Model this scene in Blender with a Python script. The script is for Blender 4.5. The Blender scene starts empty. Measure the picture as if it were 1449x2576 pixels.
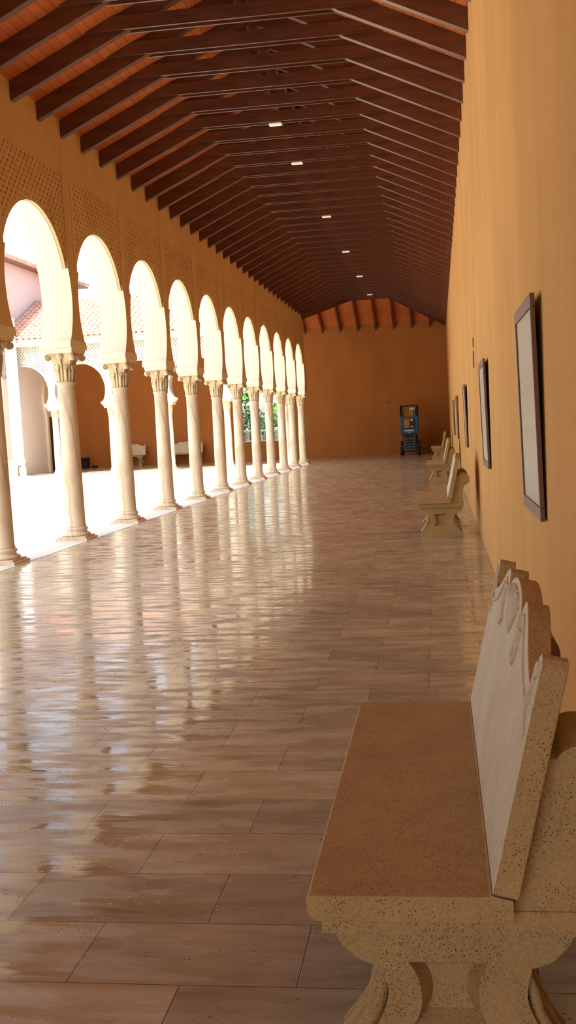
import bpy, bmesh, math, random
from mathutils import Vector, Matrix
random.seed(7)
SC = bpy.context.scene
COL = SC.collection
PI = math.pi

# ------------------------------------------------------------------ helpers
def lin(c):
    return tuple(((v/255)/12.92 if v/255 <= .04045 else ((v/255+.055)/1.055)**2.4) for v in c)

class MB:
    """collects shapes in one bmesh and links them as ONE mesh object"""
    def __init__(s): s.bm = bmesh.new(); s.mi = 0
    def _f(s, vs):
        try:
            f = s.bm.faces.new(vs); f.material_index = s.mi; return f
        except ValueError: return None
    def box(s, x0, x1, y0, y1, z0, z1, M=None):
        v = [s.bm.verts.new((M @ Vector(p)) if M else p) for p in
             [(x0,y0,z0),(x1,y0,z0),(x1,y1,z0),(x0,y1,z0),(x0,y0,z1),(x1,y0,z1),(x1,y1,z1),(x0,y1,z1)]]
        for q in [(0,3,2,1),(4,5,6,7),(0,1,5,4),(1,2,6,5),(2,3,7,6),(3,0,4,7)]: s._f([v[i] for i in q])
        return s
    def prism(s, pts, axis, a0, a1, M=None, side_mi=None):
        def P(p, a):
            q = {'x':(a,p[0],p[1]),'y':(p[0],a,p[1]),'z':(p[0],p[1],a)}[axis]
            return (M @ Vector(q)) if M else q
        A = [s.bm.verts.new(P(p,a0)) for p in pts]; B = [s.bm.verts.new(P(p,a1)) for p in pts]
        s._f(A[::-1]); s._f(B)
        n = len(pts)
        for i in range(n):
            f = s._f([A[i],A[(i+1)%n],B[(i+1)%n],B[i]])
            if f and side_mi is not None: f.material_index = side_mi(i) if callable(side_mi) else side_mi
        return s
    def rings(s, rings, cap=True, closed=True):
        R = [[s.bm.verts.new(p) for p in r] for r in rings]
        n = len(R[0])
        for a, b in zip(R, R[1:]):
            for i in range(n if closed else n-1):
                f = s._f([a[i],a[(i+1)%n],b[(i+1)%n],b[i]])
                if f: f.smooth = True
        if cap: s._f(R[0][::-1]); s._f(R[-1])
        return s
    def lathe(s, prof, cx=0, cy=0, n=28, M=None):
        rr = []
        for r, z in prof:
            ring = [Vector((cx+r*math.cos(2*PI*i/n), cy+r*math.sin(2*PI*i/n), z)) for i in range(n)]
            rr.append([M @ p for p in ring] if M else ring)
        return s.rings(rr)
    def cyl(s, p, q, r, n=10, r2=None):
        return s.tube([p,q], [r, r if r2 is None else r2], n)
    def tube(s, pts, rad, n=8):
        pts = [Vector(p) for p in pts]
        if not hasattr(rad,'__len__'): rad = [rad]*len(pts)
        rr = []; up = None
        for i, p in enumerate(pts):
            d = (pts[min(i+1,len(pts)-1)]-pts[max(i-1,0)]).normalized()
            if up is None:
                up = Vector((0,0,1)) if abs(d.z) < .9 else Vector((1,0,0))
            a = d.cross(up).normalized(); b = a.cross(d).normalized(); up = b
            rr.append([p+rad[i]*(math.cos(2*PI*k/n)*a+math.sin(2*PI*k/n)*b) for k in range(n)])
        return s.rings(rr)
    def ball(s, c, r, sx=1, sy=1, sz=1, n=12, m=8):
        rr = []
        for j in range(1, m):
            t = PI*j/m
            rr.append([(c[0]+sx*r*math.sin(t)*math.cos(2*PI*i/n), c[1]+sy*r*math.sin(t)*math.sin(2*PI*i/n), c[2]-sz*r*math.cos(t)) for i in range(n)])
        return s.rings(rr)
    def build(s, name, mats, parent=None, bevel=0, seg=2, recalc=True):
        if recalc: bmesh.ops.recalc_face_normals(s.bm, faces=s.bm.faces)
        me = bpy.data.meshes.new(name); s.bm.to_mesh(me); s.bm.free()
        o = bpy.data.objects.new(name, me); COL.objects.link(o)
        for m in (mats if isinstance(mats,(list,tuple)) else [mats]): me.materials.append(m)
        if parent: o.parent = parent
        if bevel:
            b = o.modifiers.new('bevel','BEVEL'); b.width = bevel; b.segments = seg; b.limit_method = 'ANGLE'; b.angle_limit = math.radians(35)
        return o

def tag(o, label=None, cat=None, group=None, kind=None):
    if label: o['label'] = label
    if cat: o['category'] = cat
    if group: o['group'] = group
    if kind: o['kind'] = kind
    return o
def struct(o): o['kind'] = 'structure'; return o
def empty(name, loc=(0,0,0), rz=0):
    o = bpy.data.objects.new(name, None); COL.objects.link(o); o.location = loc; o.rotation_euler = (0,0,rz)
    o.empty_display_size = .1
    return o
def copy_tree(o, parent=None):
    c = o.copy(); COL.objects.link(c)
    if parent: c.parent = parent
    for ch in list(o.children): copy_tree(ch, c)
    return c
ORD = ['zeroth','first','second','third','fourth','fifth','sixth','seventh','eighth','ninth','tenth','eleventh','twelfth','thirteenth']

# ------------------------------------------------------------------ materials
def mat(name, base, rough=.6, spec=.3, metal=0):
    m = bpy.data.materials.new(name); m.use_nodes = True
    b = m.node_tree.nodes['Principled BSDF']
    b.inputs['Base Color'].default_value = (*base,1); b.inputs['Roughness'].default_value = rough
    b.inputs['Specular IOR Level'].default_value = spec; b.inputs['Metallic'].default_value = metal
    return m
class NT:
    def __init__(s, m): s.m = m; s.t = m.node_tree; s.b = s.t.nodes['Principled BSDF']
    def n(s, kind, **kw):
        x = s.t.nodes.new(kind)
        for k, v in kw.items():
            if k in x.inputs: x.inputs[k].default_value = v
            else: setattr(x, k, v)
        return x
    def l(s, a, b): s.t.links.new(a, b)
    def coord(s, scale=(1,1,1), loc=(0,0,0)):
        tc = s.n('ShaderNodeTexCoord'); mp = s.n('ShaderNodeMapping')
        mp.inputs['Scale'].default_value = scale; mp.inputs['Location'].default_value = loc
        s.l(tc.outputs['Object'], mp.inputs['Vector']); return mp.outputs['Vector']
    def noise(s, vec, scale, detail=4, rough=.55):
        x = s.n('ShaderNodeTexNoise', Scale=scale, Detail=detail, Roughness=rough); s.l(vec, x.inputs['Vector']); return x.outputs['Fac']
    def ramp(s, fac, stops):
        r = s.n('ShaderNodeValToRGB'); e = r.color_ramp.elements
        while len(e) < len(stops): e.new(.5)
        for el, (p, c) in zip(e, stops):
            el.position = p; el.color = (*c,1) if len(c) == 3 else c
        s.l(fac, r.inputs['Fac']); return r.outputs['Color']
    def mix(s, fac, a, b, mode='MIX'):
        x = s.n('ShaderNodeMix', data_type='RGBA', blend_type=mode)
        for k, v in ((0,fac),(6,a),(7,b)):
            if hasattr(v,'links') or hasattr(v,'is_linked'): s.l(v, x.inputs[k])
            else: x.inputs[k].default_value = v if k == 0 else (*v,1)
        return x.outputs[2]
    def mrange(s, v, a, b, c, d):
        x = s.n('ShaderNodeMapRange'); s.l(v, x.inputs[0])
        for i, q in enumerate((a,b,c,d)): x.inputs[i+1].default_value = q
        return x.outputs[0]
    def bump(s, h, strength=.3, dist=.01, prev=None):
        x = s.n('ShaderNodeBump', Strength=strength, Distance=dist); s.l(h, x.inputs['Height'])
        if prev is not None: s.l(prev, x.inputs['Normal'])
        s.l(x.outputs[0], s.b.inputs['Normal']); return x.outputs[0]
    def base(s, c): s.l(c, s.b.inputs['Base Color'])

def plaster(name, c, var=.08, rough=.9):
    m = mat(name, c, rough, .12); t = NT(m)
    v = t.coord((1,1,.35))
    f = t.noise(v, 1.4, 5); f2 = t.noise(t.coord(), 70, 3)
    d = tuple(x*(1-var) for x in c); h = tuple(min(1,x*(1+var)) for x in c)
    t.base(t.ramp(f, [(.3,d),(.7,h)])); t.bump(f2, .12, .006)
    return m
def stone(name, c, dark, pit=.0, rough=.75, sc=1.0):
    m = mat(name, c, rough, .2); t = NT(m); v = t.coord()
    f = t.noise(v, 5*sc, 6); col = t.ramp(f, [(.3,tuple(x*.82 for x in c)),(.72,tuple(min(1,x*1.1) for x in c))])
    g = t.noise(v, 120*sc, 2); col = t.mix(.35, col, t.ramp(g, [(.35,tuple(x*.6 for x in c)),(.65,tuple(min(1,x*1.12) for x in c))]))
    if pit:
        vo = t.n('ShaderNodeTexVoronoi', Scale=150*sc); t.l(t.n_warp(v) if hasattr(t,'n_warp') else v, vo.inputs['Vector'])
        sel = t.noise(v, 14*sc, 2)
        pr = t.mrange(vo.outputs['Distance'], .14, .30, 1, 0); ps = t.mrange(sel, .40, .55, 0, 1)
        mm = t.n('ShaderNodeMath', operation='MULTIPLY'); t.l(pr, mm.inputs[0]); t.l(ps, mm.inputs[1])
        m2 = t.n('ShaderNodeMath', operation='MULTIPLY'); t.l(mm.outputs[0], m2.inputs[0]); m2.inputs[1].default_value = pit
        col = t.mix(m2.outputs[0], col, dark)
        inv = t.n('ShaderNodeMath', operation='SUBTRACT'); inv.inputs[0].default_value = 1; t.l(mm.outputs[0], inv.inputs[1])
        b1 = t.bump(inv.outputs[0], .5, .004); t.bump(g, .25, .003, b1)
    else: t.bump(g, .15, .003)
    t.base(col); return m

M = {}
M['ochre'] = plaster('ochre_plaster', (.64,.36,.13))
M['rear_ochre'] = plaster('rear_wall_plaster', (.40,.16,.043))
M['arcade'] = plaster('arcade_plaster', (.68,.49,.27))
M['cream'] = plaster('cream_plaster', (.80,.72,.58), .03)
M['white'] = plaster('white_plaster', (.88,.85,.82), .03)
M['building'] = plaster('shaded_building_plaster', (.55,.50,.50), .03)  # white wall with its lavender shade put into the base colour
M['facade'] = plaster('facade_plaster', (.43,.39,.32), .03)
M['marble'] = mat('veined_marble', (.6,.5,.38), .5, .3)
t = NT(M['marble']); v = t.coord((1,1,.28)); f = t.noise(v, 5, 8, .65)
w = t.n('ShaderNodeTexWave', Scale=1.6, Distortion=9, Detail=4); w.bands_direction = 'DIAGONAL'; t.l(v, w.inputs['Vector'])
c1 = t.ramp(f, [(.3,(.46,.35,.23)),(.5,(.62,.51,.37)),(.75,(.70,.61,.47))])
t.base(t.mix(t.mrange(w.outputs['Fac'], .0, .14, .5, 0), c1, (.36,.25,.15)))
M['capital'] = stone('capital_stone', (.62,.49,.31), (.3,.2,.1))
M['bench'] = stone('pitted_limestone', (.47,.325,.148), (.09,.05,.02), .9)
M['bench_lit'] = stone('lit_limestone', (.68,.61,.44), (.25,.18,.1), .45, .6)  # same bench stone, with the light on the backrest put into a paler colour
M['wood'] = mat('dark_timber', (.12,.045,.022), .36, .6)
t = NT(M['wood']); f = t.noise(t.coord((1,6,8)), 2.2, 5); t.base(t.ramp(f, [(.3,(.085,.028,.014)),(.7,(.165,.062,.032))])); t.bump(f, .15, .004)
def boards(name, axis):
    m = mat(name, (.42,.12,.035), .6, .2); t = NT(m)
    v = t.coord(); sp = t.n('ShaderNodeSeparateXYZ'); t.l(v, sp.inputs[0])
    mu = t.n('ShaderNodeMath', operation='MULTIPLY'); t.l(sp.outputs[axis], mu.inputs[0]); mu.inputs[1].default_value = 1/.115
    fr = t.n('ShaderNodeMath', operation='FRACT'); t.l(mu.outputs[0], fr.inputs[0])
    fl = t.n('ShaderNodeMath', operation='FLOOR'); t.l(mu.outputs[0], fl.inputs[0])
    wn = t.n('ShaderNodeTexWhiteNoise', noise_dimensions='1D'); t.l(fl.outputs[0], wn.inputs['W'])
    c = t.ramp(wn.outputs['Value'], [(0,(.50,.135,.040)),(1,(.64,.185,.055))])
    g = t.noise(t.coord((8,.8,8) if axis == 0 else (.8,8,8)), 3, 4); c = t.mix(.25, c, t.ramp(g, [(.3,(.40,.10,.03)),(.7,(.66,.21,.065))]))
    t.base(t.mix(t.mrange(fr.outputs[0], .03, .06, 1, 0), c, (.10,.028,.01))); return m
M['boards'] = boards('orange_roof_boards', 0)
M['boards_rear'] = boards('red_roof_boards', 1)
M['tile'] = mat('terracotta_tile', (.50,.20,.14), .8, .15)
t = NT(M['tile']); f = t.noise(t.coord(), 3.5, 4); t.base(t.ramp(f, [(.3,(.60,.33,.24)),(.7,(.76,.52,.40))]))
M['pave'] = mat('pale_paving', (.74,.70,.62), .7, .2)
t = NT(M['pave']); f = t.noise(t.coord(), .8, 4); t.base(t.ramp(f, [(.3,(.70,.65,.57)),(.7,(.78,.74,.67))]))
M['white_marble'] = stone('white_marble', (.82,.80,.75), (.4,.4,.38), 0, .45)
M['frame'] = mat('frame_wood', (.17,.085,.055), .45, .35)
M['black'] = mat('black_metal', (.012,.012,.013), .45, .4)
M['blue'] = mat('blue_paint', (.012,.085,.22), .45, .4)
M['paper'] = mat('paper_white', (.75,.73,.68), .8)
M['card'] = mat('cardboard', (.50,.24,.10), .85)
M['sack'] = mat('olive_sack', (.30,.29,.09), .85)
M['grey'] = mat('grey_metal', (.22,.22,.22), .5, .4)
M['rubber'] = mat('black_rubber', (.02,.017,.015), .7)
M['fence'] = mat('white_painted_metal', (.75,.75,.72), .5)
M['leaf_dark'] = mat('dark_leaf', (.025,.075,.025), .6)
M['leaf'] = mat('green_leaf', (.07,.25,.03), .6)
M['trunk'] = mat('bark', (.10,.07,.045), .9)
M['door'] = mat('door_dark', (.06,.05,.045), .6)
M['bronze'] = mat('bronze_plate', (.22,.11,.04), .6, .3)
M['lamp'] = mat('lamp_diffuser', (.85,.8,.72), .5)
b = M['lamp'].node_tree.nodes['Principled BSDF']; b.inputs['Emission Color'].default_value = (1,.9,.75,1); b.inputs['Emission Strength'].default_value = .15
# printed panel: rows of tiny unreadable lines on pale paper
M['print'] = mat('printed_panel', (.62,.58,.47), .35, .5); t = NT(M['print'])
v = t.coord(); sp = t.n('ShaderNodeSeparateXYZ'); t.l(v, sp.inputs[0])
mu = t.n('ShaderNodeMath', operation='MULTIPLY'); t.l(sp.outputs[2], mu.inputs[0]); mu.inputs[1].default_value = 55
fr = t.n('ShaderNodeMath', operation='FRACT'); t.l(mu.outputs[0], fr.inputs[0])
ln = t.mrange(fr.outputs[0], .35, .5, 0, 1); gp = t.mrange(t.noise(t.coord((1,60,55)), 1, 1), .42, .5, 0, 1)
ar = t.mrange(t.noise(t.coord((0,0,2.2), (0,0,.3)), 2, 1), .45, .55, 0, .35)
a1 = t.n('ShaderNodeMath', operation='MULTIPLY'); t.l(ln, a1.inputs[0]); t.l(gp, a1.inputs[1])
a2 = t.n('ShaderNodeMath', operation='MULTIPLY'); t.l(a1.outputs[0], a2.inputs[0]); t.l(ar, a2.inputs[1])
t.base(t.mix(a2.outputs[0], (.44,.41,.31), (.10,.09,.08)))
# polished travertine tiles in running bond
M['floor'] = mat('polished_travertine', (.5,.38,.27), .2, .5); t = NT(M['floor'])
v = t.coord((1,1,1), (.7575,-2.577,0))
br = t.n('ShaderNodeTexBrick', Scale=1); br.offset = .5; br.offset_frequency = 2
br.inputs['Brick Width'].default_value = .645; br.inputs['Row Height'].default_value = .3417
br.inputs['Mortar Size'].default_value = .0022; br.inputs['Mortar Smooth'].default_value = .2; br.inputs['Bias'].default_value = 0
br.inputs['Color1'].default_value = (0,0,0,1); br.inputs['Color2'].default_value = (1,1,1,1); br.inputs['Mortar'].default_value = (.5,.5,.5,1)
t.l(v, br.inputs['Vector'])
tone = t.ramp(br.outputs['Color'], [(0,(.80,.80,.80)),(1,(1.08,1.05,1.0))])
# shift the vein pattern per tile so that it breaks at the joints
cc = t.coord((1.3,5.5,1)); vm = t.n('ShaderNodeVectorMath', operation='ADD'); t.l(cc, vm.inputs[0])
sx = t.n('ShaderNodeCombineXYZ'); mm = t.n('ShaderNodeMath', operation='MULTIPLY'); t.l(br.outputs['Color'], mm.inputs[0]); mm.inputs[1].default_value = 17
t.l(mm.outputs[0], sx.inputs[0]); t.l(mm.outputs[0], sx.inputs[1]); t.l(sx.outputs[0], vm.inputs[1])
vein = t.noise(vm.outputs[0], 1.3, 8, .62)
col = t.ramp(vein, [(.28,(.33,.27,.175)),(.45,(.48,.42,.285)),(.6,(.57,.51,.36)),(.78,(.68,.62,.455))])
col = t.mix(1, col, tone, 'MULTIPLY')
vo = t.n('ShaderNodeTexVoronoi', Scale=34); t.l(t.coord((1,1.5,1)), vo.inputs['Vector'])
sel = t.noise(t.coord((1,2.2,1)), 2.6, 3)
pp = t.n('ShaderNodeMath', operation='MULTIPLY'); t.l(t.mrange(vo.outputs['Distance'], .10, .24, 1, 0), pp.inputs[0]); t.l(t.mrange(sel, .52, .60, 0, 1), pp.inputs[1])
col = t.mix(pp.outputs[0], col, (.06,.035,.02))
st = t.noise(t.coord((1.1,11,1)), 3.2, 6, .7)
col = t.mix(t.mrange(st, .60, .72, 0, .55), col, (.22,.14,.09)); col = t.mix(t.mrange(st, .25, .36, .5, 0), col, (.68,.57,.45))
col = t.mix(br.outputs['Fac'], col, (.16,.10,.06)); t.base(col)
rn = t.noise(t.coord((1.2,5,1)), 2.2, 5)
t.l(t.mrange(rn, .42, .62, .05, .40), t.b.inputs['Roughness'])
t.b.inputs['Specular IOR Level'].default_value = .34
wv = t.noise(t.coord((.9,3.2,1)), 2.2, 3); b1 = t.bump(wv, .10, .02)
hole = t.n('ShaderNodeMath', operation='MAXIMUM'); t.l(pp.outputs[0], hole.inputs[0]); t.l(br.outputs['Fac'], hole.inputs[1])
iv = t.n('ShaderNodeMath', operation='SUBTRACT'); iv.inputs[0].default_value = 1; t.l(hole.outputs[0], iv.inputs[1]); t.bump(iv.outputs[0], .5, .002, b1)

# ------------------------------------------------------------------ layout (metres; X right, Y into the picture)
XW = .48            # right wall face
XA, HT = -5.325, .225   # arcade axis, half thickness
S = 2.534; YC0 = 11.756 # bay length, axis of the column at the left edge
YR = 47.0           # rear wall face
ZT = 5.93           # underside of the roof boards at the walls
SL = .458; XR = -2.31
K0 = -3             # first column built
def yc(k): return YC0+S*k
YB = yc(K0)-1.4     # where the arcade turns into plain wall

# floors
m = MB(); m.prism([(-5.06,-5),(XW,-5),(XW,YR),(-17.4,YR),(-17.4,39.42),(-5.06,39.42)],'z',-.12,0); struct(m.build('floor', M['floor']))
m = MB(); m.box(-45,-5.62,-30,39.36,-.2,-.05); struct(m.build('floor_courtyard', M['pave']))
m = MB(); m.box(-5.62,-5.06,-5,39.36,-.12,.004); m.box(-17.4,-5.06,39.36,39.42,-.12,.004); struct(m.build('trim_arcade_kerb', M['white_marble']))
m = MB(); m.box(-60,60,YR+.5,130,-.4,-.2); tag(m.build('lawn', mat('dry_grass',(.20,.20,.09),.9)), kind='structure')

# walls
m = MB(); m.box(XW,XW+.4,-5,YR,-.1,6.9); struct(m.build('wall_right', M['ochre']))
WX0, WX1, WZ0, WZ1 = -9.35, -7.15, .86, 3.45
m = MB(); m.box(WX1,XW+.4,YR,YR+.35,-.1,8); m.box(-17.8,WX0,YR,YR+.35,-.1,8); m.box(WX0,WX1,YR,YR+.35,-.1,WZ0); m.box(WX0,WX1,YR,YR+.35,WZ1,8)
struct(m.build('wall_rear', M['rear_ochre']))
win = MB(); win.box(WX0-.08,WX1+.08,YR-.12,YR+.36,WZ0,WZ0+.07); struct(win.build('window_1', M['white_marble'], bevel=.01))

m = MB(); m.box(-5.55,-4.75,-5.4,-5,-.1,8); m.box(-.15,XW+.4,-5.4,-5,-.1,8); m.box(-4.75,-.15,-5.4,-5,4.6,8); struct(m.build('wall_back', M['ochre']))  # unseen end wall; its wide opening is sized to light the foreground

m = MB(); m.box(XA-HT,XA+HT,-5,YC0-3*S-.3,-.1,5.95); struct(m.build('wall_left_plain', M['arcade']))  # unseen stretch, kept solid to hold back light from the foreground
# arcades --------------------------------------------------------------
def circ(half, R, zc, z):
    return math.sqrt(max(R*R-(z-zc)**2,0))
def arcade(name, cols, s, R, zc, T, z0=2.87, ztop=5.95, end0=0, end1=0, zband=5.19, mats=None):
    """u along the row, w across it (lattice on +w), columns at u = cols"""
    m = MB(); zn = 3.87; W0, W1 = -HT, .145
    for a, b in zip(cols, cols[1:]):
        uc = (a+b)/2; g0 = math.asin((z0-zc)/R)
        arc = [(uc-R*math.cos(g), zc+R*math.sin(g)) for g in [g0+(PI/2-g0)*i/22 for i in range(23)]]
        arc += [(2*uc-u, z) for u, z in arc[-2::-1]]
        outline = [(a,z0)]+arc+[(b,z0),(b,ztop),(a,ztop)]
        n = len(arc)
        m.mi = 0
        m.prism([(p[0],p[1]) for p in outline],'y',W0,W1,M=T, side_mi=lambda i, n=n: 1 if 1 <= i < n else 0)
        # proud face of each half pier up to the notch
        left = [p for p in arc if p[0] < uc and p[1] <= zn]
        xe = uc-circ(0,R,zc,zn)
        lp = [(a,z0)]+left+[(xe,zn),(a,zn)]
        m.prism(lp,'y',W1,HT,M=T, side_mi=lambda i, n=len(left): 1 if 1 <= i <= n else 0)
        m.prism([(2*uc-u,z) for u,z in lp],'y',W1,HT,M=T, side_mi=lambda i, n=len(left): 1 if 1 <= i <= n else 0)
        # archivolt band
        R2 = R+.06; gn = math.asin((zn-zc)/R)
        gs = [gn+(PI-2*gn)*i/30 for i in range(31)]
        ring = [(uc-(R+.005)*math.cos(g), zc+(R+.005)*math.sin(g)) for g in gs]+[(uc-R2*math.cos(g), zc+R2*math.sin(g)) for g in gs[::-1]]
        m.prism(ring,'y',W1-.002,W1+.045,M=T)
        # lattice of crossing fillets over the sunken panel
        u0, u1, v0, v1 = a+.19, b-.19, zn+.01, zband
        pit, hw = .100, .029
        for sg in (1,-1):
            k = -60
            while k < 60:
                k += 1
                c0 = k*pit*math.sqrt(2)*1.0
                # line z - zc = sg*1.12*(u-uc) + c0
                q = 1.12*sg
                us = [u0,u1,uc+(v0-zc-c0)/q,uc+(v1-zc-c0)/q]
                lo = max(min(us[0],us[1]),min(us[2],us[3])); hi = min(max(us[0],us[1]),max(us[2],us[3]))
                if hi-lo < .02: continue
                # cut by circle
                A = 1+q*q; B = 2*q*c0; Cc = c0*c0-(R2+.005)**2; D = B*B-4*A*Cc
                segs = [(lo,hi)]
                if D > 0:
                    x1 = uc+(-B-math.sqrt(D))/(2*A); x2 = uc+(-B+math.sqrt(D))/(2*A)
                    segs = [(lo,min(hi,x1)),(max(lo,x2),hi)]
                for p, r in segs:
                    if r-p < .03: continue
                    nx, nz = -q/math.hypot(1,q)*hw, 1/math.hypot(1,q)*hw
                    zp, zr = zc+q*(p-uc)+c0, zc+q*(r-uc)+c0
                    yo = .002 if sg > 0 else 0
                    m.prism([(p-nx,zp-nz),(r-nx,zr-nz),(r+nx,zr+nz),(p+nx,zp+nz)],'y',W1-.001,W1+.058+yo,M=T)
    # pilasters and plain band
    ua, ub = cols[0]-end0, cols[-1]+end1
    m.mi = 0
    for c in cols:
        m.box(c-.19,c+.07,W1,.215,3.87,ztop,M=T); m.box(c+.085,c+.19,W1,.215,3.87,zband,M=T)
    m.box(ua,ub,W1,.212,zband,ztop,M=T)
    if end0: m.box(ua,cols[0],W0,W1,z0 if end0 < .4 else -.1,ztop,M=T); m.box(ua,cols[0],W1,HT,z0 if end0 < .4 else -.1,3.87,M=T)
    if end1: m.box(cols[-1],ub,W0,W1,z0,ztop,M=T); m.box(cols[-1],ub,W1,HT,z0,3.87,M=T)
    return struct(m.build(name, mats or [M['arcade'],M['cream']]))
Tm = Matrix(((0,1,0,XA),(1,0,0,0),(0,0,1,0),(0,0,0,1)))      # u->Y, w->X
cols = [yc(k) for k in range(K0,12)]
arcade('wall_left', cols, S, 1.136, 3.44, Tm, end0=.3, end1=.34)
YP = 39.745
SP = 2.36; pcols = [-5.92-SP*j for j in range(5)][::-1]; pcols = [pcols[0]-SP]+pcols
Tp = Matrix(((1,0,0,0),(0,-1,0,YP),(0,0,1,0),(0,0,0,1)))
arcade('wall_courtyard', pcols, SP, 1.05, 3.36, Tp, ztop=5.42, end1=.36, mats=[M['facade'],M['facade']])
m = MB(); m.box(-17.4,-5.57,39.40,39.54,5.19,5.27); m.box(-17.4,-5.57,39.36,39.54,5.27,5.42); struct(m.build('trim_cornice', M['cream'], bevel=.015))

# columns --------------------------------------------------------------
def make_column():
    root = empty('marble_column')
    m = MB(); m.box(-.235,.235,-.235,.235,.0,.035); m.box(-.205,.205,-.205,.205,.035,.06)
    m.lathe([(.195,.06),(.207,.075),(.200,.097),(.172,.108),(.160,.120),(.158,.135),(.166,.146),(.174,.16),(.170,.176),(.150,.188)], n=32)
    m.build('base', M['marble'], root)
    m = MB(); pr = [(.150,.186),(.150,.205),(.142,.225)]
    for i in range(1,12):
        z = .225+(2.22-.225)*i/12; pr.append((.142-.016*(i/12)**1.3,z))
    pr += [(.126,2.22),(.128,2.25),(.142,2.262),(.147,2.276),(.142,2.292),(.124,2.297)]
    m.lathe(pr, n=32); m.build('shaft', M['marble'], root)
    m = MB(); n = 48; rr = []
    for j in range(15):
        t_ = j/14; z = 2.295+.40*t_
        a = .122+.012*t_+.055*max(0,(t_-.45)/.55)**1.6; bb = .115*max(0,(t_-.42)/.58)**1.7
        rr.append([((a+bb*abs(math.sin(2*th))**3)*math.cos(th),(a+bb*abs(math.sin(2*th))**3)*math.sin(th),z) for th in [2*PI*i/n for i in range(n)]])
    m.rings(rr)
    for q in range(4):
        th = PI/4+q*PI/2; d = Vector((math.cos(th),math.sin(th),0)); tg = Vector((-d.y,d.x,0)); c = d*.265+Vector((0,0,2.635))
        m.cyl(c-tg*.036,c+tg*.036,.048,14); m.cyl(c-tg*.046,c+tg*.046,.020,10)
        m.tube([d*.135+Vector((0,0,2.49)),d*.165+Vector((0,0,2.57)),d*.205+Vector((0,0,2.63)),d*.25+Vector((0,0,2.678)),d*.285+Vector((0,0,2.675))],[.014,.018,.02,.02,.014],8)
        th2 = q*PI/2; d2 = Vector((math.cos(th2),math.sin(th2),0)); c2 = d2*.195+Vector((0,0,2.655))
        m.ball(c2,.05,*( (.5,1,1) if q%2 == 0 else (1,.5,1)))
        m.cyl(c2,c2+d2*.034,.018,8)
        for s_ in (-1,1):
            th3 = th2+s_*.42; d3 = Vector((math.cos(th3),math.sin(th3),0)); t3 = Vector((-d3.y,d3.x,0)); c3 = d3*.150+Vector((0,0,2.50))
            m.cyl(c3-d3*.03,c3+d3*.012,.034,12); m.cyl(c3+d3*.01,c3+d3*.02,.014,8)
            m.tube([d3*.118+Vector((0,0,2.30)),d3*.132+Vector((0,0,2.40)),c3-Vector((0,0,.02))],[.022,.024,.018],6)
        m.tube([d2*.125+Vector((0,0,2.30)),d2*.136+Vector((0,0,2.46)),d2*.165+Vector((0,0,2.58)),d2*.19+Vector((0,0,2.63))],[.012,.013,.013,.012],6)
        m.tube([d*.118+Vector((0,0,2.30)),d*.130+Vector((0,0,2.43)),d*.14+Vector((0,0,2.50))],[.020,.022,.014],6)
    m.build('capital', M['capital'], root)
    m = MB(); m.box(-.215,.215,-.27,.27,2.69,2.72); m.box(-.222,.222,-.285,.285,2.72,2.757)
    m.prism([(-.335,2.757),(.335,2.757),(.338,2.80),(.312,2.87),(-.312,2.87),(-.338,2.80)],'x',-.238,.232)
    m.build('impost_block', M['cream'], root, bevel=.006)
    return root
proto = make_column(); first = True
def place_col(x, y, rz, label, group):
    global first
    o = proto if first else copy_tree(proto); first = False
    o.location = (x,y,.004 if rz == 0 else 0); o.rotation_euler = (0,0,rz); tag(o, label, 'column', group)
for k in range(K0,12):
    if k < 0:
        lab = ['','marble arcade column just outside the left edge of the photo','marble arcade column out of frame, second before the left edge','marble arcade column out of frame, third before the left edge','marble arcade column out of frame, level with the near bench'][-k]
    elif k == 0: lab = 'cream marble column cut by the left edge of the photo, nearest in the arcade'
    elif k == 11: lab = 'farthest marble column of the left arcade, beside the rear wall'
    else: lab = f'cream marble column under the left arcade, {ORD[k+1]} one counted from the left edge'
    place_col(XA, yc(k), 0, lab, 'columns of the left arcade')
pn = ['white column across the courtyard, beside the dark doorway','white column across the courtyard, right of the black bucket','white column across the courtyard, between the two far benches','white column across the courtyard, just left of the garden window','white column across the courtyard, paired with the corner of the arcade']
for i, x in enumerate(pcols[1:]): place_col(x, YP, PI/2, pn[i], 'columns of the courtyard arcade')

# roof -----------------------------------------------------------------
XE = -6.35
def zb(x): return ZT+SL*((x+5.1) if x < XR else (XW-x))      # board underside
YV = 39.86
XO = XE+.7
m = MB()
zr = zb(XR)
m.prism([(XE,zb(XE)),(XR,zr),(XR,zr+.14),(XE,zb(XE)+.14)],'y',-5,YV-.3)
m.prism([(XR,zr),(XW+.4,zb(XW+.4)),(XW+.4,zb(XW+.4)+.14),(XR,zr+.14)],'y',-5,YV-.3)
# the corner where the roof turns into the rear gallery: hip on the right, valley on the left
def poly(pts, th=.14):
    A = [m.bm.verts.new(p) for p in pts]; B = [m.bm.verts.new((p[0],p[1],p[2]+th)) for p in pts]
    m._f(A); m._f(B[::-1])
    for i in range(len(A)): m._f([A[i],B[i],B[(i+1)%len(A)],A[(i+1)%len(A)]])
yh = YR-(XW-XR)
yv = YV-.3
yx = yv+(XR+5.1)
poly([(XR,yv,zr),(XW,yv,ZT),(XW,YR,ZT),(XR,yh,zr)])
poly([(-5.1,yv,ZT),(XR,yv,zr),(XR,yx,zr)])
struct(m.build('ceiling', M['boards'], recalc=True))
m = MB(); m.mi = 0
poly([(XW,YR,ZT),(-17.4,YR,ZT),(-17.4,yh,zr),(XR,yh,zr)])
zf = 5.28; yf = 43.3; zt = zf+.45*(yf-yv)
XI = -7.2
poly([(-17.4,yv,zf),(XI,yv,zf),(XI,yf,zt),(-17.4,yf,zt)], .08)
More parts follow.
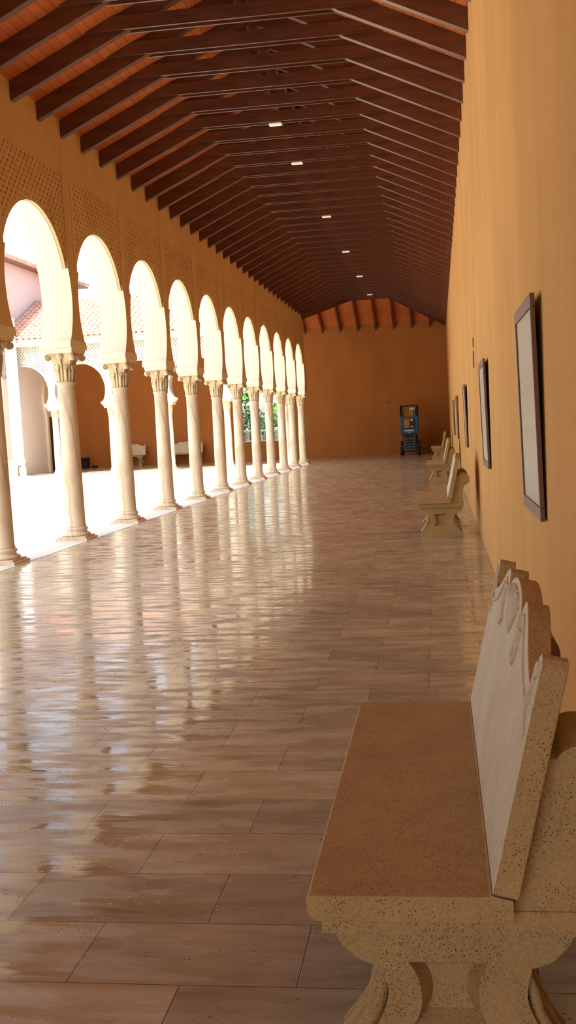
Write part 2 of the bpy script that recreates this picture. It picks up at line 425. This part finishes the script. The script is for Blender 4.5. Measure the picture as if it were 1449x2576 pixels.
poly([(-17.4,yf,zt),(XI,yf,zt),(XI,yh,zr),(-17.4,yh,zr)], .08)
poly([(XI,yv,ZT),(-5.1,yv,ZT),(XR,yx,zr),(XI,yx,zr)], .05)
poly([(XI,yx,zr),(XR,yx,zr),(XR,yh,zr),(XI,yh,zr)], .05)
m.prism([(yv,zf),(yf,zt),(yh,zr),(yx,zr+.05),(yv,ZT+.05)],'x',XI-.03,XI)  # upright infill out of view, added to stop sky light leaking in
m.box(XI,-5.55,yv-.03,yv,zf,ZT+.05)
struct(m.build('ceiling_rear', M['boards_rear']))

RH = .24   # vertical depth of a rafter
def truss(y, label, x0=-5.1, group='roof trusses'):
    r = empty('roof_truss',(0,y,0))
    e = .09
    zl = lambda x: zb(x)
    a = MB(); a.prism([(x0-.02,zl(x0-.02)-RH),(XR,zl(XR)-RH),(XR,zl(XR)),(x0-.02,zl(x0-.02))],'y',-.048,.048); a.build('rafter', M['wood'], r)
    a = MB(); a.prism([(XR,zl(XR)-RH),(XW,ZT-RH),(XW,ZT),(XR,zl(XR))],'y',-.048,.048); a.build('rafter', M['wood'], r)
    zc0, zc1 = 6.385, 6.55
    xb = -5.1+(zc0-ZT)/SL; xt = -5.1+(zc1-ZT)/SL
    for s_ in (-1,1):
        a = MB(); y0 = s_*.066-.0145
        a.prism([(xb,zc0),(2*XR-xb,zc0),(2*XR-xt,zc1),(xt,zc1)],'y',y0,y0+.029); a.build('collar_plank', M['wood'], r)
    a = MB(); a.box(XR-.05,XR+.05,-.046,.046,zc0+.03,zr-RH+.03); a.build('king_post', M['wood'], r)
    tag(r, label, 'roof truss', group); return r
TY0, TS = 12.52, .8413
base_t = None
for i in range(-6,35):
    y = TY0+TS*i
    q = (y-YC0)/S; k = math.floor(q); pos = ['first','middle','last'][min(2,int((q-k)*3))]
    if k < -1: where = f'{pos} of three over the out-of-frame bay beside the camera' if k == -2 else f'{pos} of three over the bay beside the near bench'
    elif k == -1: where = f'{pos} of three over the cut-off arch at the left edge'
    elif k < 11: where = f'{pos} of three over the {ORD[k+1]} whole arch from the left'
    else: where = ('first' if y < 40.4 else 'last') + ' one beyond the farthest column of the arcade'
    lab = 'dark timber roof truss, ' + where
    if y < YV-.4:
        if base_t is None: base_t = truss(y, lab)
        else:
            o = copy_tree(base_t); o.location = (0,y,0); tag(o, lab, 'roof truss', 'roof trusses')
    else: truss(y, lab, x0=-5.1+(y-yv))
m = MB(); m.box(XR-.03,XR+.03,-4.9,yh,zr-.2,zr-.02); tag(m.build('ridge_beam', M['wood']),'long dark ridge beam running along the top of the wooden roof','beam')
# rafters of the rear slope
for i in range(9):
    x = -5.95+.815*i
    y1 = YR; y0 = max(yh, YR-(XW-x))
    z1 = ZT; zz0 = ZT+SL*(YR-y0)
    m = MB(); m.prism([(y0,zz0-RH),(y1,z1-RH),(y1,z1),(y0,zz0)],'x',x-.04,x+.04)
    nm = ['first','second','third','fourth','fifth','sixth','seventh','eighth','ninth'][i]
    if y1-y0 > .3: tag(m.build('rear_rafter', M['wood']), f'dark rafter on the red roof slope above the rear wall, {nm} from the left','rafter','rafters of the rear roof slope')
m = MB(); v0 = Vector((XW,YR,ZT)); v1 = Vector((XR,yh,zr)); d = (v1-v0); nrm = Vector((d.y,-d.x,0)).normalized()*.045
p = [v0-nrm,v1-nrm,v1+nrm,v0+nrm]; q0 = [m.bm.verts.new(a+Vector((0,0,-.01))) for a in p]; q1 = [m.bm.verts.new(a-Vector((0,0,RH))) for a in p]
m._f(q0); m._f(q1[::-1])
for i in range(4): m._f([q0[i],q1[i],q1[(i+1)%4],q0[(i+1)%4]])
tag(m.build('hip_rafter', M['wood']),'dark diagonal hip rafter rising from the far right corner of the rear wall','rafter')
m = MB(); v0 = Vector((-5.1,yv,ZT)); v1 = Vector((XR,yx,zr)); d = (v1-v0); nrm = Vector((d.y,-d.x,0)).normalized()*.045
p = [v0-nrm,v1-nrm,v1+nrm,v0+nrm]; q0 = [m.bm.verts.new(a+Vector((0,0,-.01))) for a in p]; q1 = [m.bm.verts.new(a-Vector((0,0,RH+.1))) for a in p]
m._f(q0); m._f(q1[::-1])
for i in range(4): m._f([q0[i],q1[i],q1[(i+1)%4],q0[(i+1)%4]])
tag(m.build('valley_rafter', M['wood']),'dark valley rafter at the far end of the arcade, meeting the red roof slope','rafter')
for i, y in enumerate([TY0+TS*k for k in range(35,40)]):
    xl = max(XW-(YR-y), XR)
    m = MB(); m.prism([(xl,zb(xl)-RH),(XW,ZT-RH),(XW,ZT),(xl,zb(xl))],'y',y-.048,y+.048)
    tag(m.build('jack_rafter', M['wood']), f'short dark rafter meeting the hip rafter above the far right corner, {ORD[i+1]} nearest','rafter','jack rafters at the hip')

# ceiling lights
for i, y in enumerate([16.59,19.14,24.24,29.33,34.40,39.47]):
    ty = TY0+TS*round((y-TY0)/TS)
    r = empty('ceiling_light',(-2.43,ty,6.385))
    a = MB(); a.box(-.095,.095,-.055,.055,-.015,0); a.build('housing', M['grey'], r)
    a = MB(); a.box(-.105,.105,-.06,.06,-.045,-.015); a.build('diffuser', M['lamp'], r, bevel=.012)
    tag(r, ['nearest and largest white ceiling light under the roof trusses','second nearest white ceiling light under the roof trusses','third nearest white ceiling light under the roof trusses','fourth nearest white ceiling light, small, under the roof trusses','fifth nearest white ceiling light, second smallest, under the roof trusses','farthest and smallest white ceiling light, just before the rear wall'][i], 'ceiling light','ceiling lights')

# perpendicular tiled roof across the courtyard ---------------------------------
def tile_field(m, T, wid, length, pitch=.245, step=.36, rise=.105):
    nc = int(wid/pitch); nr = int(length/step)
    for r in range(nr):
        for c in range(nc):
            u = (c+.5)*pitch; v0, v1 = r*step-.05, (r+1)*step+.02
            ra, rb = .098, .082
            A = []; B = []
            for k in range(6):
                g = PI*k/5
                A.append(T @ Vector((u-ra*math.cos(g), v0, .055+rise*.95*math.sin(g)*.9)))
                B.append(T @ Vector((u-rb*math.cos(g), v1, .015+rise*.95*math.sin(g)*.85)))
            A = [m.bm.verts.new(p) for p in A]; B = [m.bm.verts.new(p) for p in B]
            for k in range(5):
                f = m._f([A[k],A[k+1],B[k+1],B[k]])
                if f: f.smooth = True
            # lower lip gives the tile its thickness
            C_ = [m.bm.verts.new(T @ Vector((u-(ra-.016)*math.cos(PI*k/5), v0, .04+rise*.95*math.sin(PI*k/5)*.78))) for k in range(6)]
            for k in range(5): m._f([A[k],A[k+1],C_[k+1],C_[k]])
m = MB(); ang = math.atan(SL)
T = Matrix.Translation((-17.4,39.30,5.43)) @ Matrix.Rotation(ang,4,'X')
tile_field(m, T, 12.2, 5.05)
m.box(0,12.2,0,5.05,-.03,.02,M=T)
tag(m.build('tiled_roof', M['tile'], recalc=False),'low terracotta tiled roof above the courtyard arcade on the far side','roof')

# tall white building on the left ------------------------------------------------
bl = empty('white_building',(-17.4,42,0))
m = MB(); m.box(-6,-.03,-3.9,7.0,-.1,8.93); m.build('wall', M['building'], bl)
m = MB(); T = Matrix.Translation((.42,-4.3,8.86)) @ Matrix.Rotation(PI/2,4,'Z') @ Matrix.Rotation(.32,4,'X')
tile_field(m, T, 11.9, 2.6); m.box(0,11.9,0,2.6,-.03,.02,M=T); m.build('roof', M['tile'], bl, recalc=False)
m = MB(); m.box(-.2,.40,-4.3,7.6,8.80,8.87); m.build('eave_soffit', M['wood'], bl)
tag(bl,'tall white building with a tiled eave, seen through the leftmost arch','building')
m = MB(); m.box(-16.94,-16.60,38.95,39.29,-.05,6.3); tag(m.build('white_pillar', M['white'], bevel=.01),'square white pillar at the courtyard corner, right above the stone basin','pillar')
b_ = empty('stone_basin',(-16.70,38.6,0))
m = MB(); m.prism([(-.33,.70),(.33,.70),(.33,.66),(.30,.56),(.24,.49),(.14,.45),(-.14,.45),(-.24,.49),(-.30,.56),(-.33,.66)],'y',-.33,.30); m.build('bowl', M['white_marble'], b_, bevel=.02)
m = MB(); m.box(-.24,.10,-.25,.25,.05,.45); m.build('block', M['marble'], b_, bevel=.01)
m = MB(); m.box(.13,.32,.0,.30,.05,.42); m.build('side_block', M['white_marble'], b_, bevel=.02)
m = MB(); m.box(-.34,.42,-.34,.34,-.05,.05); m.build('plinth', M['white_marble'], b_)
tag(b_,'white stone basin on a veined marble block below the square pillar','basin')
m = MB(); m.box(-17.3,-16.05,36.4,38.25,-.05,.06); tag(m.build('stone_step', M['white_marble'], bevel=.01),'low white stone step on the courtyard floor in front of the basin','step')
m = MB(); m.box(-.10,.10,-.07,.05,-.06,.07); o = m.build('housing', M['fence']); 
fl = empty('flood_light',(-16.52,39.30,5.26)); o.parent = fl
m = MB(); m.box(-.075,.075,-.08,-.07,-.045,.055); m.build('glass', M['lamp'], fl)
tag(fl,'small white flood light fixed under the far tiled eave','flood light')

m = MB(); m.box(-17.43,-17.4,39.5,YR,-.1,6.2); struct(m.build('wall_gallery_end', M['white']))  # same white wall, given the unshaded plaster so the gallery end stays bright
# gallery end wall with the horseshoe doorway
Td = Matrix(((0,1,0,-17.4),(1,0,0,0),(0,0,1,0),(0,0,0,1)))
dc, dR, dz = 44.72, .95, 3.25
def arch_line(R_, z0_):
    g0 = math.asin(max(-1,(z0_-dz)/R_)); return [(dc-R_*math.cos(g), dz+R_*math.sin(g)) for g in [g0+(PI-2*g0)*i/24 for i in range(25)]]
inn = arch_line(dR,2.6); out = arch_line(dR+.2,2.55)
m = MB(); m.prism([(inn[0][0],0)]+inn+[(inn[-1][0],0),(out[-1][0]+.0,0)]+out[::-1]+[(out[0][0],0)],'y',0,.10,M=Td)
dr = struct(m.build('door_1', M['cream']))
m = MB(); m.box(dc-.74,dc+.74,.0,.03,0,2.45,M=Td); m.build('door_leaf', M['door'], dr)
m = MB(); m.box(dc-.80,dc+.80,.0,.07,2.45,2.62,M=Td); m.build('lintel', M['cream'], dr)
m = MB(); m.prism(inn,'y',0,.02,M=Td); m.build('tympanum', M['cream'], dr)

# benches -------------------------------------------------------------------------
L = 1.50
def smooth(pts, n=6):
    out = []
    P = [pts[0]]+list(pts)+[pts[-1]]
    for i in range(1,len(P)-2):
        for k in range(n):
            t_ = k/n; a,b,c,d = P[i-1],P[i],P[i+1],P[i+2]
            out.append(tuple(.5*((2*b[j])+(-a[j]+c[j])*t_+(2*a[j]-5*b[j]+4*c[j]-d[j])*t_*t_+(-a[j]+3*b[j]-3*c[j]+d[j])*t_**3) for j in (0,1)))
    out.append(tuple(pts[-1])); return out
def make_bench():
    """local: back towards +x, long side along y from 0 to L; x measured as in the gallery"""
    root = empty('stone_bench')
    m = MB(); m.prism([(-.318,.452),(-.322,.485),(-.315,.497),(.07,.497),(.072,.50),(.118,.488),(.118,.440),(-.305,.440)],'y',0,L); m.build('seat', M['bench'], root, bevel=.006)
    # side supports
    half = smooth([(-.278,.385),(-.276,.368),(-.258,.335),(-.225,.305),(-.190,.290)],4)+smooth([(-.176,.288),(-.168,.262),(-.160,.235),(-.163,.205),(-.178,.165),(-.205,.125),(-.240,.09),(-.270,.055)],4)
    hr = smooth([(.250,.055),(.222,.085),(.190,.125),(.165,.165),(.150,.205),(.148,.235),(.153,.262)],4)+[(.160,.288),(.172,.290)]+smooth([(.172,.290),(.205,.305),(.235,.335),(.255,.37),(.262,.385)],4)
    prof = half+hr
    lo = .295; rl = -.112
    rec = smooth([(-.112,.298),(-.092,.262),(-.085,.218),(-.092,.175),(-.114,.138)],5)+smooth([(.068,.138),(.047,.175),(.040,.218),(.046,.262),(.062,.298)],5)
    for e, (ya, yb) in enumerate(((.098,.262),(L-.262,L-.098))):
        m = MB()
        # the core between two faces; each face ring is cut round the sunken hourglass panel
        yf, dp = (ya,.055) if e == 0 else (yb,-.055)
        # body behind the panel
        b0, b1 = (ya+.055,yb) if e == 0 else (ya,yb-.055)
        m.prism(prof,'y',b0,b1)
        # face layer as left, right, top and bottom pieces around the recess
        f0, f1 = min(yf,yf+dp), max(yf,yf+dp)
        n = len(rec)//2; rL = rec[:n]; rR = rec[n:]
        m.prism(half+[(rL[-1][0],.055)]+rL[::-1]+[(rL[0][0],.385)],'y',f0,f1)
        m.prism([(rR[0][0],.055)]+hr+[(rR[-1][0],.385)]+rR[::-1],'y',f0,f1)
        m.prism([(rL[0][0],.298),(rR[-1][0],.298),(rR[-1][0],.385),(rL[0][0],.385)],'y',f0,f1)
        m.prism([(rL[-1][0],.055),(rR[0][0],.055),(rR[0][0],.138),(rL[-1][0],.138)],'y',f0,f1)
        # sloping walls and sunken floor of the panel
        cxr, czr = -.022, .218
        inn_ = [(cxr+(a-cxr)*.62, czr+(b-czr)*.66) for a, b in rec]
        A_ = [m.bm.verts.new((a,yf,b)) for a, b in rec]; B_ = [m.bm.verts.new((a,yf+dp*.9,b)) for a, b in inn_]
        for i in range(len(A_)): m._f([A_[i],A_[(i+1)%len(A_)],B_[(i+1)%len(A_)],B_[i]])
        m._f(B_)
        # foot slab, cap slab with a rounded rear end, rear post with a scroll
        m.box(-.288,.254,ya-.006,yb+.006,0,.056)
        cap = [(-.297,.385),(-.297,.440),(.225,.440)]+[(.245+.034*math.cos(g),.412+.028*math.sin(g)) for g in [PI/2-PI*i/8 for i in range(9)]]
        m.prism(cap,'y',ya-.045,yb+.045)
        post = [(.119,.440),(.130,.505),(.186,.735),(.205,.775)]+[(.281+.078*math.cos(g),.728+.078*math.sin(g)) for g in [PI*.80-(PI*1.52)*i/18 for i in range(19)]]+smooth([(.285,.640),(.272,.60),(.264,.54),(.262,.48),(.268,.440)],3)
        m.prism(post,'y',ya-.042,yb+.042)
        o = m.build('side_support', M['bench'], root, bevel=.004)
        # carved leaf ribs down the front and rear of the leg
        c = MB(); c2 = MB()
        for yy, rr_ in ((ya+.030,.020),(ya+.085,.026),(yb-.030,.020)):
            c.tube([(-.168,yy,.272),(-.176,yy,.235),(-.182,yy,.20),(-.200,yy,.158),(-.228,yy,.118),(-.262,yy,.082),(-.276,yy,.066)],[rr_*.5,rr_*.95,rr_,rr_*.95,rr_*.9,rr_*.8,rr_*.45],8)
            c2.tube([(.150,yy,.262),(.162,yy,.22),(.172,yy,.17),(.20,yy,.12),(.235,yy,.08)],[rr_*.4,rr_*.7,rr_*.8,rr_*.75,rr_*.4],8)
        c.build('carved_leaf', M['bench'], o); c2.build('carved_leaf', M['bench'], o)
    # tilted backrest with a scalloped top; s along the back, h up the slope
    h2 = [(0,.0),(0,.500),(.012,.515),(.035,.520),(.055,.508),(.066,.470),(.085,.440),(.115,.432),(.15,.438),(.21,.455),(.28,.482),(.35,.515),(.40,.537),(.435,.548),(.462,.552),(.490,.545),(.512,.520),(.522,.502),(.548,.515),(.585,.535),(.64,.552),(.70,.560),(.75,.562)]
    full = h2+[(L-a,b) for a, b in h2[-2::-1]]
    th = math.radians(13.2); T = Matrix.Translation((.074,0,.502)) @ Matrix.Rotation(th,4,'Y') 
    m = MB(); m.prism(full,'x',0,.056,M=T)
    back = m.build('backrest', M['bench_lit'], root, bevel=.004)
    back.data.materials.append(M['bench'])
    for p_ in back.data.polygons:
        if len(p_.vertices) < 10 or p_.normal.x > .5: p_.material_index = 1  # only the front and its rim of carving keep the paler, lit stone
    c = MB()
    for i in range(9):                                            # shell fan in the middle
        a = (i-4)*.20; y0 = .75; p0 = (y0+.03*math.sin(a),.415); p1 = (y0+.205*math.sin(a)*1.0,.430+.115*math.cos(a))
        q = [T @ Vector((.001,p0[0],p0[1])), T @ Vector((-.001,(p0[0]+p1[0])/2,(p0[1]+p1[1])/2)), T @ Vector((.001,p1[0],p1[1]))]
        c.tube(q,[.004,.0085,.0105],8)
    c.build('carved_shell', M['bench_lit'], back)
    for sg in (0,1):                                               # scrolling leaves towards both ends
        c = MB(); f_ = (lambda y_: y_) if sg == 0 else (lambda y_: L-y_)
        def tb(pts, r): c.tube([T @ Vector((r*.1,f_(a),b)) for a, b in smooth(pts,5)], r, 8)
        tb([(.115,.392),(.17,.400),(.24,.418),(.32,.452),(.385,.490),(.425,.512),(.455,.516),(.470,.50),(.46,.482)],.007)
        tb([(.075,.40),(.06,.43),(.05,.465),(.04,.49),(.03,.495),(.02,.47)],.008)
        tb([(.03,.34),(.06,.36),(.085,.385),(.10,.41)],.007)
        tb([(.53,.40),(.50,.43),(.485,.47),(.492,.51)],.012)
        tb([(.50,.385),(.472,.41),(.45,.445),(.44,.48)],.010)
        c.build('carved_scroll', M['bench_lit'], back)
    return root
bench = make_bench()
bench.location = (0,2.08,0); tag(bench,'large carved stone bench in the right foreground against the ochre wall','bench','stone benches along the right wall')
for y, lab in ((12.93,'carved stone bench by the right wall, second from the camera'),(24.0,'carved stone bench by the right wall, third from the camera'),(37.6,'small far carved stone bench by the right wall, nearest the lift')):
    o = copy_tree(bench); o.location = (0,y,0); tag(o, lab, 'bench','stone benches along the right wall')
for x, lab in ((-13.70,'pale stone bench across the courtyard, left of the two'),(-10.95,'pale stone bench across the courtyard, right of the two')):
    o = copy_tree(bench); o.location = (x,46.42,0); o.rotation_euler = (0,0,PI/2); tag(o, lab, 'bench','stone benches across the courtyard')

# framed panels on the right wall ---------------------------------------------------
def make_frame():
    """origin on the wall at the lower edge; x outwards is negative; width along y from 0 to 1"""
    r = empty('framed_panel'); w, h, f_ = 1.0, 1.045, .062
    m = MB(); th_ = .022
    m.box(-th_,0,0,w,0,f_); m.box(-th_,0,0,w,h-f_,h); m.box(-th_,0,0,.028,f_,h-f_); m.box(-th_,0,w-.045,w,f_,h-f_)
    m.build('frame', M['frame'], r, bevel=.003)
    m = MB(); m.box(-.013,-.004,.028,w-.045,f_,h-f_); m.build('printed_sheet', M['print'], r)
    m = MB(); m.box(-.004,-.001,.01,w-.01,.01,h-.01); m.build('backing_board', M['rubber'], r)
    return r
fr0 = make_frame()
for i, (y, w, lab) in enumerate(((4.77,.95,'wood-framed text panel on the right wall, nearest and largest'),(9.78,1.12,'wood-framed text panel on the right wall, second from the camera'),(17.1,1.08,'wood-framed text panel on the right wall, third from the camera'),(24.9,1.08,'wood-framed text panel on the right wall, fourth from the camera'),(30.4,1.08,'wood-framed text panel on the right wall, farthest from the camera'))):
    o = fr0 if i == 0 else copy_tree(fr0)
    o.location = (XW-.009,y,1.005); o.rotation_euler = (0,-math.radians(1.15),0); o.scale = (1,w,1); tag(o, lab, 'framed panel','framed panels on the right wall')

# small fittings on the walls
m = MB(); m.box(XW-.012,XW,13.33,13.45,2.40,2.51); m.box(XW-.012,XW,13.36,13.50,2.14,2.35); tag(m.build('wall_plate', M['bronze']),'thin bronze plate high on the right wall above the second bench','wall plate')
m = MB(); m.box(-2.42,-2.33,YR-.012,YR,2.36,2.45); m.box(-2.30,-2.13,YR-.012,YR,2.36,2.46); tag(m.build('wall_plate', M['bronze']),'small brown plate on the rear wall, left of the blue lift','wall plate')
m = MB(); m.box(XW-.01,XW,17.7,18.3,.19,.27); tag(m.build('socket_cover', M['ochre'], bevel=.003),'flat ochre socket cover low on the right wall behind the second bench','socket')

# scissor lift ---------------------------------------------------------------------
lf = empty('scissor_lift',(-1.28,45.55,0))
m = MB(); m.box(-.36,.36,-.55,.75,.12,.50); m.build('chassis', M['black'], lf, bevel=.015)
for sx in (-1,1):
    for y_ in (-.42,.60):
        m = MB(); m.cyl((sx*.30,y_,.17),(sx*.44,y_,.17),.17,20); w_ = m.build('wheel', M['rubber'], lf)
        m = MB(); m.cyl((sx*.435,y_,.17),(sx*.447,y_,.17),.08,14); m.build('hub', M['grey'], w_)
m = MB(); m.box(-.42,-.36,-.6,.8,.34,.60); m.box(.36,.44,-.6,.8,.34,.61); m.build('side_cover', M['black'], lf, bevel=.01)
m = MB()
for z in (.22,.34,.46,.58,.70): m.box(-.24,.20,-.60,-.56,z,z+.022)
m.cyl((-.24,-.585,.10),(-.24,-.585,.86),.014,8); m.cyl((.20,-.585,.10),(.20,-.585,.86),.014,8); m.build('ladder', M['grey'], lf)
for k, z in enumerate((.52,.66,.78)):
    for s_ in (-1,1):
        m = MB()
        for x in (-.30,.30): m.prism([(-.5,z),(-.42,z),(.7,z+.11),(.62,z+.11)] if s_ > 0 else [(.62,z),(.7,z),(-.42,z+.11),(-.5,z+.11)],'x',x-.015,x+.015)
        m.build('scissor_arm', M['black'], lf)
m = MB(); m.box(-.28,.27,-.45,.62,.49,.87); m.build('scissor_cover', M['black'], lf)
m = MB(); m.box(-.37,.36,-.6,.8,.86,.94); m.build('platform', M['black'], lf)
m = MB(); m.box(-.37,.36,-.625,-.60,.94,1.16); m.box(-.385,-.37,-.62,.8,.94,1.12); m.box(.36,.375,-.62,.8,.94,1.12); m.build('toe_board', M['blue'], lf)
m = MB(); m.box(-.385,-.25,-.63,-.59,1.14,1.70); m.box(.24,.375,-.63,-.59,1.14,1.70); m.box(-.25,.24,-.625,-.60,1.14,1.19); m.box(-.25,.24,-.625,-.60,1.62,1.68); m.build('entry_gate', M['blue'], lf, bevel=.006)
m = MB()
for x in (-.37,.36):
    for y_ in (-.60,.10,.78): m.cyl((x,y_,.94),(x,y_,2.15),.018,8)
for z in (2.15,1.66):
    m.tube([(-.37,-.60,z),(-.37,.78,z),(.36,.78,z),(.36,-.60,z)],.018,8); m.cyl((-.37,-.60,z),(.36,-.60,z),.018,8)
for x in (-.29,-.22): m.cyl((x,-.60,1.66),(x,-.60,2.15),.015,8)
m.build('guard_rail', M['black'], lf)
m = MB(); m.box(.02,.24,-.66,-.60,1.19,1.56); m.build('control_box', M['black'], lf, bevel=.01)
m = MB(); m.box(.05,.16,-.664,-.66,1.48,1.54); m.box(.06,.17,-.664,-.66,1.21,1.26); m.build('warning_label', M['paper'], lf)
m = MB(); m.box(-.22,.18,-.63,-.626,1.04,1.10); m.build('nameplate', M['paper'], lf)
m = MB(); m.box(-.08,.06,-.63,-.626,.955,1.005); m.build('yellow_label', M['sack'], lf)
m = MB(); m.box(.25,.34,-.56,-.50,1.60,2.10); m.build('control_post', M['black'], lf, bevel=.01)
tag(lf,'blue and black scissor lift parked against the rear wall','scissor lift')
m = MB(); m.box(-1.50,-1.29,44.97,45.10,1.02,1.54); o = m.build('cardboard_box', M['card'], bevel=.006); o.location = (0,.0,0); tag(o,'upright brown cardboard box standing on the lift platform','box')
m = MB(); m.box(-1.27,-1.02,45.3,45.5,.94,2.06); tag(m.build('white_carton', M['paper'], bevel=.006),'tall white carton standing on the lift platform','box')
m = MB(); m.box(-1.26,-1.08,45.14,45.29,.94,1.96); tag(m.build('olive_sack', M['sack'], bevel=.03),'olive green sack leaning in front of the white carton on the lift','sack')

# bucket with a mop
bk = empty('black_bucket',(-16.60,46.35,0))
m = MB(); m.lathe([(.17,0),(.18,.02),(.20,.25),(.21,.46),(.235,.47),(.235,.50),(.205,.50),(.19,.30),(.165,.04)], n=24); m.build('body', M['rubber'], bk)
m = MB(); m.tube([(-.225,0,.47),(-.19,0,.62),(0,0,.70),(.19,0,.62),(.225,0,.47)],.008,6); m.build('handle', M['grey'], bk)
tag(bk,'black bucket on the far gallery floor by the ochre wall','bucket')
mp = empty('mop',(-16.62,46.30,.02))
m = MB(); m.cyl((.05,.05,.05),(-.28,.62,1.50),.014,8); m.build('pole', M['card'], mp)
m = MB(); m.ball((.05,.05,.16),.10,1,1,1.2); m.build('mop_head', M['rubber'], mp)
tag(mp,'mop with a wooden pole leaning in the black bucket','mop')
m = MB(); m.ball((-16.12,46.30,.06),.13,1.3,1,.5); tag(m.build('dark_rag', M['rubber']),'dark rag heap on the floor right of the black bucket','rag')

# garden beyond the window ---------------------------------------------------------------
fe = empty('garden_fence',(-9,51,0))
m = MB(); m.box(-4,4,-.02,.02,1.36,1.41); m.box(-4,4,-.02,.02,.55,.60); m.box(-4,4,-.02,.02,1.10,1.13); m.build('rail', M['fence'], fe)
m = MB()
for i in range(54): m.box(-4+i*.15,-4+i*.15+.028,-.012,.012,-.1,1.40)
m.build('bars', M['fence'], fe)
for x in (-2.2,-.65,.9,2.4):
    m = MB(); m.box(x-.05,x+.05,-.05,.05,-.2,1.5); m.build('post', M['fence'], fe)
tag(fe,'white metal garden fence seen through the window opening','fence')
def leaves(m, c, rx, ry, rz, n, size):
    for _ in range(n):
        while True:
            p = Vector((random.uniform(-1,1),random.uniform(-1,1),random.uniform(-1,1)))
            if .3 < p.length < 1: break
        p = Vector((c[0]+p.x*rx, c[1]+p.y*ry, c[2]+p.z*rz))
        a = Vector((random.gauss(0,1),random.gauss(0,1),random.gauss(0,1))).normalized(); b = a.cross(Vector((random.gauss(0,1),random.gauss(0,1),random.gauss(0,1)))).normalized()
        s_ = size*random.uniform(.6,1.3)
        m._f([m.bm.verts.new(p+a*s_),m.bm.verts.new(p+b*s_*.45),m.bm.verts.new(p-a*s_),m.bm.verts.new(p-b*s_*.45)])
def tree(x, y, parts, trunk_h, name, lab, mt, r=.12):
    t_ = empty(name,(x,y,-.2))
    m = MB(); m.tube([(0,0,0),(.03,0,trunk_h*.5),(0,0,trunk_h)],[r,r*.8,r*.5],8); m.build('trunk', M['trunk'], t_)
    m = MB()
    for p in parts: leaves(m, *p)
    m.build('foliage', mt, t_, recalc=False); tag(t_, lab, 'tree')
tree(-10.75,58,[((0,0,1.7),1.1,.9,1.3,900,.12)],1.6,'bushy_tree','dark bushy tree behind the fence, left in the window',M['leaf_dark'])
tree(-9.55,60,[((0,0,1.6),.8,.8,1.5,900,.12)],1.8,'bushy_tree','mid green tree behind the fence, centre of the window',M['leaf'])
tree(-9.6,66,[((0,0,2.2),.62,.6,2.2,900,.12)],2.6,'cypress_tree','tall dark cypress behind the fence, right in the window',M['leaf_dark'])
tree(-11.2,59,[((0,0,3.75),.5,.4,.6,160,.16)],3.6,'young_tree','young tree with a bright green crown above the fence',M['leaf'],.05)

# ------------------------------------------------------------------ light
w = bpy.data.worlds.new('sky'); SC.world = w; w.use_nodes = True
nt = w.node_tree; sky = nt.nodes.new('ShaderNodeTexSky'); sky.sky_type = 'NISHITA'; sky.sun_disc = False
sky.sun_elevation = math.radians(60); sky.sun_rotation = math.radians(200); sky.air_density = 1.2; sky.dust_density = 2.5
hs = nt.nodes.new('ShaderNodeHueSaturation'); hs.inputs['Saturation'].default_value = .45
nt.links.new(sky.outputs[0], hs.inputs['Color']); nt.links.new(hs.outputs[0], nt.nodes['Background'].inputs[0])
nt.nodes['Background'].inputs[1].default_value = .22
sd = bpy.data.lights.new('sun','SUN'); sd.energy = 6.0; sd.angle = math.radians(.6); sd.color = (1,.95,.86)
so = bpy.data.objects.new('sun', sd); COL.objects.link(so)
so.rotation_euler = Vector((.10,.55,-1)).to_track_quat('-Z','Y').to_euler(); so.location = (-12,0,20)

# ------------------------------------------------------------------ camera
cd = bpy.data.cameras.new('camera'); co = bpy.data.objects.new('camera', cd); COL.objects.link(co); SC.camera = co
r0 = Vector((0.9911050590733204, 0.12380050353485642, -0.04882824186662841)); d0 = Vector((-0.03745560451620857, -0.09258183859760653, -0.9950003421367313)); f0 = Vector((-0.1277021517813828, 0.9879787641879773, -0.08712130591308839))
co.matrix_world = Matrix((( r0.x,-d0.x,-f0.x,0),(r0.y,-d0.y,-f0.y,0),(r0.z,-d0.z,-f0.z,1.5),(0,0,0,1)))
cd.sensor_fit = 'VERTICAL'; cd.sensor_height = 36; cd.lens = 36*2560.73/2576
cd.shift_x = -(782.72-724.5)/2576; cd.shift_y = (1294.32-1288)/2576
cd.clip_start = .05; cd.clip_end = 500

SC.view_settings.view_transform = 'Standard'; SC.view_settings.look = 'None'
SC.view_settings.exposure = 1.15; SC.view_settings.gamma = 1
SC.view_settings.use_curve_mapping = False
SC.render.engine = 'CYCLES'
cy = SC.cycles
cy.max_bounces = 10; cy.diffuse_bounces = 7; cy.glossy_bounces = 4; cy.caustics_reflective = False; cy.caustics_refractive = False
cy.use_denoising = True; cy.sample_clamp_indirect = 12
